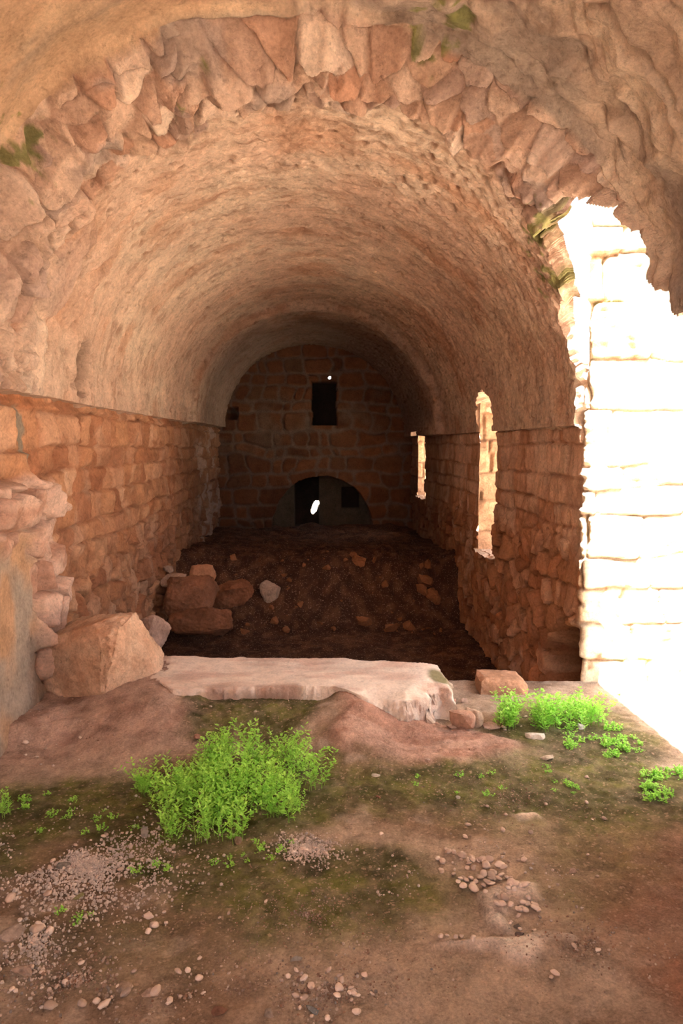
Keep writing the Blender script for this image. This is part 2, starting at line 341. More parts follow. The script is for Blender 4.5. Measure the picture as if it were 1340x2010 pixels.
def build_right():
    # one masonry skin: along the passage, round the corner, along the sunlit face of the side bay
    XW, YC, rc = 1.76, 4.95, .05
    s1 = ygrid(YC+rc, 14.0)[::-1]
    a = np.linspace(0, math.pi/2, 9)[1:-1]
    px = np.concatenate([np.full(len(s1), XW), XW+rc-rc*np.cos(a), np.arange(XW+rc, 5.0, .014)])
    py = np.concatenate([s1, YC+rc-rc*np.sin(a), np.full(len(np.arange(XW+rc, 5.0, .014)), YC)])
    nx = np.concatenate([np.full(len(s1), -1.), -np.cos(a), np.zeros(len(px)-len(s1)-len(a))])
    ny = np.concatenate([np.zeros(len(s1)), -np.sin(a), np.full(len(px)-len(s1)-len(a), -1.)])
    s = np.concatenate([[0], np.cumsum(np.hypot(np.diff(px), np.diff(py)))]); sc = s[len(s1)]
    zs = np.linspace(-.85, 3.6, 380)
    S, Z = np.meshgrid(s, zs, indexing='ij'); X, _ = np.meshgrid(px, zs, indexing='ij'); Y, _ = np.meshgrid(py, zs, indexing='ij')
    NX, _ = np.meshgrid(nx, zs, indexing='ij'); NY, _ = np.meshgrid(ny, zs, indexing='ij')
    bay = S > sc
    m, idv, g = masonry(S, Z, 201, .2, .26, .03, .02)
    mb, idb, gb = masonry(S, Z, 207, .27, .5, .08, .022)
    low = ss(1.0, .6, Z+.3*fbm(S*.8, Z*.5, 210, 2)); rub, rid, rg = rubble(S, Z, 203, .19, 1.0, .05)
    d = .032*m*(1-low)+.06*rub*low+.015*fbm(S*9, Z*7, 211, 4)+.014*ridge(S*12, Z*4, 212, 4)+.02*fbm(S*.9, Z*.9, 213, 3)
    db = .045*mb+.014*fbm(S*8, Z*8, 214, 4)+.016*ridge(S*5, Z*9, 215, 4)
    wb = ss(sc-.06, sc+.05, S); d = d*(1-wb)+db*wb
    # hollow under the wall at the corner
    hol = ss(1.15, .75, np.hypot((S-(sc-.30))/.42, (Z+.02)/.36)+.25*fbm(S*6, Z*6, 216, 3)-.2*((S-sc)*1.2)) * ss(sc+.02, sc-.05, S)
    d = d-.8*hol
    d = d-.035*ss(1.70, 1.76, Z)*ss(sc, sc-.1, S)
    P = np.stack([X+NX*d, Y+NY*d, Z], -1)
    rad = np.hypot(P[..., 0]/1.72, (P[..., 2]-1.8)/1.62)
    keep = np.where(bay, (Z < 1.78) | (rad > 1.0), Z < 1.9)
    keep &= ~(slit_mask(Y, Z) & ~bay)
    sp = fbm(S*9, Z*4, 230, 4)
    W2 = [C3(232, 184, 150), C3(218, 166, 128), C3(240, 198, 166), C3(212, 150, 108), C3(228, 172, 134)]
    c = pal(W2, idv); c = mixc(c, pal(WST, rid), low); c = mixc(c, C3(160, 98, 62), .55*(1-(g*(1-low)+rg*low)))
    c = mixc(c, C3(150, 92, 58), .45*ss(.0, .55, sp)); c = mixc(c, C3(236, 198, 170), .5*ss(.1, .5, fbm(S*4, Z*2, 231, 4)))
    c = mixc(c, C3(104, 76, 60), .6*ss(9., 11.5, Y+.8*fbm(Y, Z*.8, 240, 3)))  # far masonry darkened for soot and for the dim light deep inside
    cb = mixc(pal([C3(232, 205, 168), C3(240, 220, 190), C3(226, 196, 152)], idb), C3(120, 84, 44), .9*(1-gb))
    ms = ss(.25, .6, fbm(S*2.2, Z*2.2, 232, 4)+.6*ss(sc+.5, sc, S)*ss(1.0, .2, Z)*.7+.5*(1-gb)*.6)
    cb = mixc(cb, C3(112, 112, 30), .85*ms); cb = mixc(cb, C3(150, 96, 54), .8*ss(.32, .5, fbm(S*6, Z*6, 233, 4)))
    c = mixc(c, cb, wb); c = mixc(c, C3(80, 68, 62), .8*hol)  # shade of the hollow painted into its colour
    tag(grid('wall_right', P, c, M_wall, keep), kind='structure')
build_right()
def panel(name, O, A, B, nu, nv, col, mat, disp, N, seed, course=None):
    """a displaced panel spanned by A and B from O, pushed along N"""
    u = np.linspace(0, 1, nu); v = np.linspace(0, 1, nv); U, V = np.meshgrid(u, v, indexing='ij')
    O, A, B, N = map(np.array, (O, A, B, N)); la, lb = np.linalg.norm(A), np.linalg.norm(B)
    d = disp*fbm(U*la*6, V*lb*6, seed, 4)+disp*.5*ridge(U*la*9, V*lb*9, seed+1, 3)
    c = mixc(C3(*col), C3(*col)*.72, ss(0, .6, fbm(U*la*5, V*lb*5, seed+2, 4)))
    if course:
        m, idv, g = masonry(U*la, V*lb, seed, course, course*1.7, .02, .02); d = d+.03*m
        c = c*(.8+.35*idv)[..., None]; c = mixc(c, c*.6, 1-g)
    P = O+U[..., None]*A+V[..., None]*B+d[..., None]*N
    return P, c
def struct_panel(name, *a, **k):
    mat = a[6]; P, c = panel(name, *a, **k)
    return tag(grid(name, P, c, mat), kind='structure')
for i, (a, b, z0, z1) in enumerate(SLITS):
    e = bpy.data.objects.new('window_%d' % (i+1), None); link(e); e.location = (1.76, (a+b)/2, z0); tag(e, kind='structure')
    def part(nm, *aa, **kk):
        P, c = panel(nm, *aa, **kk); o = grid(nm, P-np.array(e.location), c, M_wall, parent=e); return o
    D = .6
    part('far_jamb', (1.74, b, z0-.1), (D, 0, 0), (0, 0, z1-z0+.4), 30, 120, (214, 168, 128), M_wall, .02, (0, -1, 0), 301+i, course=.3)
    part('near_jamb', (1.76, a, z0-.1), (D, 0, 0), (0, 0, z1-z0+.4), 20, 90, (226, 184, 142), M_wall, .012, (0, 1, 0), 311+i, course=.3)
    part('sill', (1.70, a-.05, z0-.02), (D+.1, 0, 0), (0, b-a+.1, 0), 40, 60, (226, 196, 172), M_wall, .04, (0, 0, 1), 321+i)
    part('head', (1.9 if a < 10 else 1.72, a-.05, z1+(.16 if a < 10 else .02)), (D, 0, 0), (0, b-a+.1, 0), 20, 30, (214, 170, 130), M_wall, .02, (0, 0, -1), 331+i)
# ------------------------------------------------------------------ back wall
def build_back():
    xs = np.linspace(-2.0, 2.0, 300); zs = np.linspace(-.9, 3.7, 340); X, Z = np.meshgrid(xs, zs, indexing='ij')
    m, idv, g = masonry(X, Z, 401, .25, .36, .11, .05, .08)
    d = .03*m+.012*fbm(X*7, Z*7, 402, 4)
    wn = (X > -.07+.02*fbm(Z*8, Z, 3, 2)) & (X < .38+.03*fbm(Z*6, Z, 4, 2)) & (Z > 1.93) & (Z < 2.72)
    sh = (X > -1.62) & (X < -1.42+.03*fbm(Z*9, Z, 5, 2)) & (Z > 2.02) & (Z < 2.25)
    ax = (X-.11)/.93; az = (Z-.0)/1.0; ar = np.hypot(ax, az*1.0) < 1.0+.02*fbm(X*9, Z*9, 6, 2)
    rec = np.where(wn, .55, 0)+np.where(sh, .4, 0)+np.where(ar, .4, 0)
    dr = ar & (X > -.42) & (X < .05) & (Z > .02); rec = rec+np.where(dr, .5, 0)
    dr2 = ar & (X > .48) & (X < .82) & (Z > .38) & (Z < .78); rec = rec+np.where(dr2, .25, 0)
    rec = rec+np.where(np.hypot(X-.0, Z-2.25) < .0, 0, 0)
    P = np.stack([X, 13.97-d*(rec == 0)+rec, Z], -1)
    op = inpoly(X, Z, [(-.07, .22), (.0, .30), (.05, .47), (-.01, .48), (-.05, .42), (-.1, .28)]) | (np.hypot(X-.25, Z-2.78) < .018) | (np.hypot(X+.0, Z-2.3) < .0)
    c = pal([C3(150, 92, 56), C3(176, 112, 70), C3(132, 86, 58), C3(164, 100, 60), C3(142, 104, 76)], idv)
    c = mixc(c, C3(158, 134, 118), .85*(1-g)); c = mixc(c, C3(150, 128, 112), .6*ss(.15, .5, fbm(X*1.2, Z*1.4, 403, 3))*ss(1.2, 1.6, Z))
    c = mixc(c, C3(120, 110, 94), 1.0*(ar & ~dr & ~dr2)); c = mixc(c, C3(70, 62, 56), 1.0*(dr | dr2 | wn))  # arch panel grey; shade inside window and doorways painted dark
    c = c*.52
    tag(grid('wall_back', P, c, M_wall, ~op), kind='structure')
build_back()
# unseen right pier beside the bay, added to shade the ground, and near left end, behind and beside the camera
P, c = panel('pier', (1.74, -4.7, -.1), (0, 7.98, 0), (0, 0, 2.1), 160, 80, (206, 156, 112), M_wall, .03, (-1, 0, 0), 501, course=.25)
tag(grid('wall_shade_pier', P, c, M_wall), kind='structure')
P, c = panel('pier', (1.74, 3.28, -.1), (.28, 0, 0), (0, 0, 2.1), 20, 80, (206, 156, 112), M_wall, .02, (0, 1, 0), 503, course=.25)
tag(grid('wall_shade_pier', P, c, M_wall), kind='structure')
P, c = panel('pier', (2.02, -4.7, -.1), (0, 7.98, 0), (0, 0, 2.1), 40, 30, (206, 156, 112), M_wall, .0, (1, 0, 0), 505)
tag(grid('wall_shade_pier', P, c, M_wall), kind='structure')
P, c = panel('wall', (-2.2, -4.55, -.1), (4.6, 0, 0), (0, 0, 2.5), 60, 60, (206, 156, 112), M_wall, .03, (0, 1, 0), 507, course=.25)  # unseen wall added behind the camera, its height set to limit light
tag(grid('wall_rear_added', P, c, M_wall), kind='structure')
# ------------------------------------------------------------------ floor
def sd_poly(X, Y, P):
    """signed distance to a polygon, negative inside"""
    d = np.full(X.shape, 1e9); n = len(P)
    for i in range(n):
        ax, ay = P[i]; bx, by = P[(i+1) % n]; ex, ey = bx-ax, by-ay
        t = np.clip(((X-ax)*ex+(Y-ay)*ey)/(ex*ex+ey*ey), 0, 1); d = np.minimum(d, np.hypot(X-ax-t*ex, Y-ay-t*ey))
    return np.where(inpoly(X, Y, P), -d, d)
def PG(pts, H=0): return [(G(x, y, H).x, G(x, y, H).y) for x, y in pts]
SLABH = .21
SLAB = PG([(285, 1287), (420, 1288), (560, 1291), (700, 1295), (862, 1304), (880, 1322), (886, 1345), (862, 1340), (838, 1346), (836, 1362), (800, 1368), (750, 1362), (700, 1360), (655, 1352), (600, 1350), (500, 1349), (420, 1352), (340, 1352), (290, 1330)], SLABH)
LEDGE = PG([(-200, 1420), (40, 1425), (150, 1418), (230, 1412), (322, 1412), (340, 1380), (350, 1340), (350, 1284), (-200, 1284)], .1)
HOLLOW = PG([(470, 1368), (640, 1364), (665, 1400), (650, 1430), (560, 1470), (380, 1470), (360, 1440)], 0)
MOUND = PG([(640, 1372), (700, 1385), (842, 1405), (845, 1432), (790, 1440), (690, 1432)], .05)
FLATR = PG([(640, 1475), (700, 1440), (800, 1425), (900, 1432), (1010, 1462), (1000, 1478), (900, 1498), (760, 1500), (680, 1492)], 0)
BED1 = PG([(938, 1762), (1000, 1740), (1050, 1742), (1055, 1765), (1005, 1782), (985, 1800), (1000, 1832), (965, 1828), (950, 1800)], 0)
BED2 = PG([(850, 1862), (960, 1852), (1060, 1836), (1128, 1846), (1090, 1872), (1040, 1900), (990, 1888), (975, 1866)], 0)
BED3 = PG([(1005, 1602), (1050, 1600), (1062, 1608), (1020, 1612)], 0)
def floor_h(X, Y):
    X = np.asarray(X, float); Y = np.asarray(Y, float)
    h = .018*fbm(X*1.1, Y*1.1, 601, 3)+.008*fbm(X*6, Y*6, 602, 4)
    n1 = .035*fbm(X*5, Y*5, 603, 3)
    L = sd_poly(X, Y, LEDGE)+n1; h = h+.10*ss(.10, -.06, L)*(1+.2*fbm(X*9, Y*9, 604, 3))
    ap = ss(.75, .02, sd_poly(X, Y, SLAB)+n1*.5)*ss(.5, .12, X+.25*n1); h = np.maximum(h, h*.3+.175*ap)
    Mo = sd_poly(X, Y, MOUND)+n1*.6; h = h+.05*ss(.10, -.12, Mo)
    Hs = sd_poly(X, Y, HOLLOW); h = h-.035*ss(.03, -.1, Hs+n1)
    h = h+.022*ss(.04, -.03, sd_poly(X, Y, FLATR)+n1*.5)
    for B in (BED1, BED2, BED3): h = h+.022*ss(.02, -.02, sd_poly(X, Y, B)+n1*.4)
    drop = ss(4.98, 5.16, Y+.05*fbm(X*3, Y, 605, 2))*ss(2.2, 1.9, X); 
    pit = -.58+.02*fbm(X*2, Y*2, 606, 3)+.02*ridge(X*5, Y*5, 607, 3)
    heap = ss(8.55, 9.75, Y+.25*fbm(X*1.2, 0*X, 608, 3)-.25*ss(.8, 1.6, X)); hh = heap*(.74+.12*fbm(X*1.4, Y*1.3, 609, 3))+.05*heap*ss(11, 10, Y)*ridge(X*4, Y*4, 610, 4)
    pit = pit+hh-.1*ss(10.5, 12.5, Y)
    return h*(1-drop)+(pit+.0)*drop
def floor_z(x, y): return float(floor_h(np.array([x]), np.array([y]))[0])
def build_floor():
    xs = np.concatenate([np.linspace(-2.3, -2.0, 6)[:-1], np.arange(-2.0, 2.2, .0095), np.arange(2.2, 5.4, .05)])
    y = [-1.8]
    while y[-1] < 14.9:
        v = y[-1]; y.append(v+(.1 if v < 1.8 else .009+.002*max(0, v-2)+(.004*max(0, v-5.5))))
    X, Y = np.meshgrid(xs, np.array(y), indexing='ij'); Z = floor_h(X, Y)
    Z = Z+ss(5.5, 5.0, Y)*(.006*ridge(X*8, Y*8, 611, 4)+.004*fbm(X*40, Y*40, 612, 3))
    # small clods
    w = worley(X*16, Y*16, 613); clod = ss(.42, .1, w[0])*(w[2] > .7)*ss(-.1, .3, fbm(X*1.6, Y*1.6, 614, 3)); Z = Z+.007*clod+.005*np.maximum(0, fbm(X*26, Y*26, 615, 3))*ss(5, 4, Y)
    n = fbm(X*2.2, Y*2.2, 621, 4); nf = fbm(X*9, Y*9, 622, 4)
    dirt = mixc(C3(196, 166, 142), C3(158, 124, 98), ss(-.4, .4, n)); dirt = mixc(dirt, C3(206, 178, 158), .6*ss(.1, .5, nf))
    pink = C3(204, 164, 144)
    c = dirt
    L = sd_poly(X, Y, LEDGE)+.05*nf
    c = mixc(c, mixc(pink, C3(176, 134, 116), ss(-.2, .4, nf)), ss(.5, -.1, L)*ss(1.0, .5, X+1.5)*0+ss(.55, .1, L))
    red = C3(166, 96, 62)
    c = mixc(c, red, .55*ss(.7, 1.25, X+.2*n)*ss(3.3, 2.7, Y+.2*n)); c = mixc(c, red, .5*ss(-.4, .4, n)*ss(2.75, 2.3, Y)*ss(.0, .8, X+.3))
    def mz(pts, soft=.2, amt=1.0, H=0, sd=640):
        d = sd_poly(X, Y, PG(pts, H)); return amt*ss(soft, -soft*.6, d+.16*fbm(X*3.2, Y*3.2, sd, 4)+.05*nf)
    mo = np.zeros(X.shape)
    for k, (pts, sf, am) in enumerate([
        ([(470, 1370), (650, 1366), (668, 1405), (640, 1445), (560, 1480), (360, 1480), (350, 1440)], .10, 1.0),
        ([(0, 1560), (200, 1530), (330, 1510), (640, 1500), (660, 1600), (560, 1660), (330, 1690), (60, 1650), (0, 1700)], .14, 1.0),
        ([(230, 1690), (500, 1655), (800, 1690), (870, 1740), (860, 1800), (640, 1850), (470, 1840), (330, 1780)], .14, .9),
        ([(640, 1520), (1000, 1490), (1230, 1440), (1340, 1530), (1340, 1600), (1180, 1640), (900, 1610), (660, 1600)], .2, .9),
        ([(960, 1390), (1180, 1370), (1300, 1500), (1100, 1490), (1010, 1450)], .12, .8),
        ([(1040, 1640), (1250, 1620), (1260, 1720), (1120, 1760)], .2, .5),
        ([(60, 1800), (330, 1820), (360, 1900), (200, 1930), (80, 1880)], .2, .45)]):
        mo = np.maximum(mo, mz(pts, sf, am, 0, 640+k))
    mcol = mixc(C3(88, 88, 26), C3(112, 114, 24), ss(-.3, .4, fbm(X*12, Y*12, 650, 3))); mcol = mixc(mcol, C3(60, 60, 28), .6*ss(.1, .5, fbm(X*4, Y*4, 651, 3)))
    c = mixc(c, mcol, np.clip(mo*1.15, 0, 1)*(.85+.15*vn(X*30, Y*30, 652)))
    pale = C3(255, 232, 218)  # bedrock tone, brightened to carry the sheen on the stone
    n1 = .03*fbm(X*8, Y*8, 660, 3)
    c = mixc(c, mixc(C3(206, 160, 140), C3(186, 134, 112), ss(-.2, .3, fbm(X*4, Y*18, 661, 4))), ss(.05, -.05, sd_poly(X, Y, FLATR)+n1*1.5))
    c = mixc(c, C3(186, 134, 112), .9*ss(.06, -.05, sd_poly(X, Y, MOUND)+n1))
    for B in (BED1, BED2): c = mixc(c, mixc(pale, C3(206, 160, 134), ss(.1, .6, nf)), ss(.02, -.04, sd_poly(X, Y, B)+n1*1.5))
    c = mixc(c, C3(240, 216, 196), ss(.02, -.02, sd_poly(X, Y, BED3)))
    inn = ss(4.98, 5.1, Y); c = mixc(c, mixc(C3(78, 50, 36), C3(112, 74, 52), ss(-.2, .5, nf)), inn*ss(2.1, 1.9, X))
    c = mixc(c, C3(236, 210, 180), ss(1.8, 2.2, X)*ss(5.6, 5.2, Y))  # bay ground painted paler where the sun lands, for stronger bounce
    hf = vn(X*45, Y*45, 670)*.5+vn(X*80, Y*80, 671)*.5; c = c*(1+.22*hf*ss(5.2, 4.8, Y))[..., None]
    keep = ~((X > 2.15) & (Y > 5.0))
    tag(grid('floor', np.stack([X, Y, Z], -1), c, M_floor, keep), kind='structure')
build_floor()
def quads(name, rects, z, mat, kind='structure'):
    V = []; Fq = []
    for x0, y0, x1, y1 in rects:
        k = len(V); V += [(x0, y0, z), (x1, y0, z), (x1, y1, z), (x0, y1, z)]; Fq.append((k, k+1, k+2, k+3))
    return tag(mesh_np(name, np.array(V), np.array(Fq), None, mat, smooth=False), kind=kind)
quads('ground', [(-40, -40, 40, -1.75), (-40, -1.75, -2.25, 15.2), (5.3, -1.75, 40, 5.02), (2.1, 5.02, 40, 15.2), (-40, 15.2, 40, 60)], -.02, M_out)
# ------------------------------------------------------------------ rocks
def rock(name, pts, loc, seed, col, label, cat='rock', group=None, sub=5, amp=.03, fs=4.0, rotz=0, smooth=2, col2=None, parent=None, fine=.35):
    bm = bmesh.new()
    for p in pts: bm.verts.new(p)
    r_ = bmesh.ops.convex_hull(bm, input=bm.verts[:])
    bmesh.ops.delete(bm, geom=[g for g in set(r_['geom_interior']+r_['geom_unused']) if isinstance(g, bmesh.types.BMVert)], context='VERTS')
    for k in range(sub):
        bmesh.ops.subdivide_edges(bm, edges=bm.edges[:], cuts=1, use_grid_fill=True)
        bmesh.ops.triangulate(bm, faces=[f for f in bm.faces if len(f.verts) > 4])
        if k < smooth: bmesh.ops.smooth_vert(bm, verts=bm.verts[:], factor=.28, use_axis_x=True, use_axis_y=True, use_axis_z=True)
        if len(bm.verts) > 9000: break
    bm.normal_update(); off = Vector((seed*3.7, seed*1.3, seed*.7)); ds = []
    for v in bm.verts:
        q = v.co*fs+off
        a = mnoise.fractal(q, .9, 2.1, 5); b = mnoise.voronoi(q*.7)[0]; ds.append(amp*(.6*a-.9*(.5-(b[1]-b[0]))*.8)+amp*fine*mnoise.noise(q*7))
    for v, d in zip(bm.verts, ds): v.co = v.co+v.normal*d
    me = bpy.data.meshes.new(name); bm.to_mesh(me); n = len(me.vertices)
    cc = np.ones((n, 4), np.float32); c1 = C3(*col); c2 = C3(*(col2 or tuple(int(k*.82) for k in col)))
    for i, v in enumerate(me.vertices):
        t = min(1, max(0, .5+.8*mnoise.fractal(v.co*fs*.9+off*2, .8, 2, 4))); cc[i, :3] = c1*(1-t)+c2*t
    bm.free(); at = me.color_attributes.new('tone', 'FLOAT_COLOR', 'POINT'); at.data.foreach_set('color', cc.ravel())
    me.polygons.foreach_set('use_smooth', np.ones(len(me.polygons), bool)); me.materials.append(M_rock)
    o = link(bpy.data.objects.new(name, me), parent); o.location = loc; o.rotation_euler = (0, 0, rotz)
    if label: tag(o, label, cat, group)
    return o
def blobpts(w, d, h, seed, n=16, boxy=.5):
    rs = random.Random(seed); P = []
    for i in range(n):
        v = Vector((rs.gauss(0, 1), rs.gauss(0, 1), rs.gauss(0, 1))).normalized()
        m = max(abs(v.x), abs(v.y), abs(v.z)); v = v*(1-boxy)+v/m*boxy
        v *= .85+.3*rs.random(); P.append((v.x*w/2, v.y*d/2, (v.z+.85)*h/1.8))
    return P
def sit(px, py, H=None, sink=.02):
    """ground point seen at the pixel, found by stepping to the floor's own height"""
    h = 0 if H is None else H
    for k in range(7 if H is None else 0):
        g = G(px, py, h); h = .5*h+.5*floor_z(g.x, g.y)
    g = G(px, py, h); return Vector((g.x, g.y, h-sink))
# hewn block beside the left wall: built on real corner points
a = G(197, 1383, .10); A0 = np.array((a.x, a.y, .07))
far = G(82, 1352, .10)-Vector((a.x, a.y, .10)); fx, fy = far.x, far.y
rt = G(312, 1352, .10); rx, ry = rt.x-a.x, rt.y-a.y
blk = [(0, 0, 0), (fx, fy, 0), (rx, ry, 0), (rx*.8, ry+.25, 0), (fx+.1, fy+.35, 0),
       (.0, .02, .40), (fx-.005, fy, .33), (fx+.12, fy+.35, .40), (-.06, .12, .47), (.05, .3, .50),
       (rx*.50, ry*.7+.12, .50), (rx*.35, .1, .46), (rx*.58, ry*.8+.1, .34), (rx*.72, ry*.85+.06, .24), (rx*.99, ry+.03, .20), (rx*1.05, ry+.06, .1), (rx*1.0, ry+.2, .2), (rx*.3, .02, .36)]
rock('limestone_block', blk, tuple(A0), 3, (232, 188, 152), 'large hewn limestone block with a smooth brown face, resting against the left wall', sub=6, amp=.016, fs=5, smooth=0, col2=(205, 150, 112), fine=.6)
p = sit(302, 1286, .10); rock('rock', blobpts(.29, .24, .30, 21, 18), p, 21, (206, 162, 142), 'rough pinkish rock standing just behind the large hewn block by the left wall', amp=.02, fs=7)
# boulders heaped at the left wall deeper in
deep = [(372, 1180, .72, .5, .58, 31, (176, 112, 74), 'rounded brown boulder at the left end of the heap inside the passage', -.50),
        (392, 1218, .72, .4, .42, 32, (150, 92, 58), 'broad dark boulder at the foot of the heap inside the passage', -.58),
        (452, 1165, .62, .4, .56, 33, (170, 104, 66), 'wide reddish boulder at the right end of the boulder heap inside the passage', -.35),
        (400, 1128, .32, .2, .26, 34, (222, 150, 100), 'orange angular stone lying on top of the boulder heap', .05),
        (343, 1138, .34, .16, .18, 35, (208, 168, 142), 'pale oblong stone leaning on the upper left of the boulder heap', .02),
        (330, 1118, .14, .1, .12, 36, (196, 160, 140), 'small pale stone wedged between boulder heap and left wall', .10),
        (531, 1157, .27, .2, .27, 37, (226, 190, 164), 'pale pink cube-like rock standing on the earth heap, middle of the passage', -.10)]
for px, py, w, d, h, sd, col, lb, zb in deep:
    yd = 8.35 if sd in (31, 32, 35, 36) else 8.5
    if sd == 33: yd = 9.0
    if sd == 32: yd = 7.9
    if sd == 37: yd = 9.0
    d0 = CM @ Vector(((px-CX)/F, -(py-CY)/F, -1)); k = yd/d0.y; zc = EYE+d0.z*k
    rock('boulder' if w > .5 else 'rock', blobpts(w, d, h, sd, 18, .35), (d0.x*k, yd, zc-h*.5), sd, col, lb, 'boulder' if w > .5 else 'rock', amp=.035 if w > .5 else .014, fs=4, rotz=0)
# block in the right of the doorway, and the little angular rocks before it
g = G(988, 1372, -.02); rock('limestone_block', [(-.17, -.02, 0), (.17, 0, 0), (.18, .3, 0), (-.15, .3, 0), (-.16, 0, .13), (-.12, .02, .155), (.1, .02, .135), (.17, .03, .09), (.16, .28, .13), (-.14, .28, .15)], (g.x, g.y, -.04), 41, (222, 158, 114), 'orange squared stone block in front of the hollow at the foot of the right wall', amp=.014, fs=6, smooth=1)
small = [(905, 1432, .17, .1, .12, 51, (220, 166, 138), 'reddish tilted rock with a pale broken face, right of the slab', 0),
         (928, 1425, .10, .06, .13, 52, (236, 200, 172), 'pale upright splinter of rock leaning by the reddish rock', 0),
         (962, 1428, .12, .09, .04, 53, (222, 180, 160), 'flat pink stone between the splinter and the weeds', 0),
         (885, 1430, .07, .05, .03, 54, (226, 186, 166), 'small pale stone at the left foot of the reddish rock', 0),
         (888, 1382, .06, .05, .045, 55, (198, 150, 130), 'dusky pink stone against the right end of the slab', 0),
         (912, 1380, .055, .05, .04, 56, (218, 176, 158), 'rounded pinkish stone next to the dusky one right of the slab', 0),
         (1048, 1448, .12, .06, .035, 57, (240, 224, 208), 'white flat stone at the front edge of the right weeds', 0),
         (1140, 1430, .05, .04, .05, 58, (245, 235, 225), 'white chip standing inside the right weeds', 0),
         (1072, 1490, .08, .06, .03, 59, (236, 214, 190), 'cream stone on the moss below the right weeds', 0),
         (1122, 1712, .035, .03, .022, 60, (216, 180, 164), 'pale cube-shaped pebble alone on bare brown ground at right', 0),
         (738, 1523, .05, .03, .014, 61, (240, 226, 210), 'thin white shard on the moss below the flat pink rock', 0),
         (838, 1490, .035, .025, .012, 62, (216, 178, 160), 'pale flat pebble on the front rim of the flat pink rock', 0),
         (583, 1888, .05, .035, .022, 63, (214, 200, 190), 'smooth light grey pebble at the top of the bottom gravel patch', 0),
         (564, 1653, .035, .03, .02, 64, (176, 168, 168), 'blue grey stone beside the pink grit below the big weeds', 0),
         (285, 1645, .04, .03, .06, 65, (190, 176, 164), 'grey upright stone at the lower left edge of the big weeds', 0),
         (18, 1835, .10, .08, .03, 66, (204, 178, 164), 'flat grey pink stone near the left edge of the ground', 0),
         (125, 1704, .055, .045, .025, 67, (172, 160, 150), 'mossy grey stone in the middle of the white grit at left', 0),
         (155, 1762, .05, .04, .025, 68, (176, 168, 100), 'yellow green mossy stone below the white grit at left', 0),
         (470, 1655, .05, .04, .035, 69, (176, 140, 112), 'brown stone under the front of the big weeds', 0),
         (535, 1727, .03, .022, .012, 70, (190, 140, 90), 'ochre pebble alone on the moss below the big weeds', 0),
         (42, 1915, .08, .05, .035, 71, (206, 168, 146), 'pale pink stone near the bottom left corner', 0),
         (245, 1943, .05, .045, .03, 72, (212, 178, 156), 'rounded beige stone in the bottom left gravel', 0),
         (288, 1950, .08, .05, .02, 73, (208, 172, 154), 'wide flat beige stone in the bottom left gravel', 0),
         (430, 1990, .05, .04, .03, 74, (168, 112, 84), 'dark reddish lump of earth at the bottom edge', 0),
         (612, 1985, .05, .035, .02, 75, (160, 160, 164), 'blue grey pebble in the bottom gravel patch', 0),
         (1020, 1838, .035, .03, .02, 76, (160, 134, 124), 'dark grey brown pebble below the pale bedrock patch', 0),
         (1015, 1822, .03, .03, .02, 77, (150, 130, 120), 'dark pebble tucked at the lower edge of the pale bedrock patch', 0),
         (528, 1995, .04, .03, .025, 78, (196, 170, 156), 'grey pink pebble at the bottom edge left of the gravel patch', 0),
         (412, 1388, .03, .025, .015, 79, (232, 205, 185), 'cream chip at the left of the mossy hollow', 0),
         (533, 1368, .022, .02, .02, 80, (236, 210, 186), 'tiny cream stone at the top of the mossy hollow', 0),
         (502, 1398, .03, .025, .015, 81, (222, 196, 168), 'cream stone in the middle of the mossy hollow', 0),
         (612, 1400, .035, .03, .012, 82, (212, 180, 152), 'flat beige stone in the right of the mossy hollow', 0),
         (608, 1440, .03, .03, .028, 83, (232, 184, 158), 'pink pointed stone just above the big weeds', 0),
         (388, 1450, .05, .04, .03, 84, (196, 132, 106), 'reddish stone behind the left of the big weeds', 0),
         (898, 1568, .035, .03, .02, 85, (206, 196, 186), 'grey white stone on moss right of centre', 0),
         (742, 1567, .03, .03, .018, 86, (190, 120, 96), 'red pebble on the dark moss right of the big weeds', 0)]
for px, py, w, d, h, sd, col, lb, z in small:
    p = sit(px, py, sink=.006); rock('rock' if w > .06 else 'pebble', blobpts(w, d, h, sd, 14, .4), p, sd, col, lb, 'rock' if w > .06 else 'pebble', sub=4 if w > .09 else 3, amp=h*.13, fs=.5/w, smooth=1, rotz=random.uniform(-.3, .3))
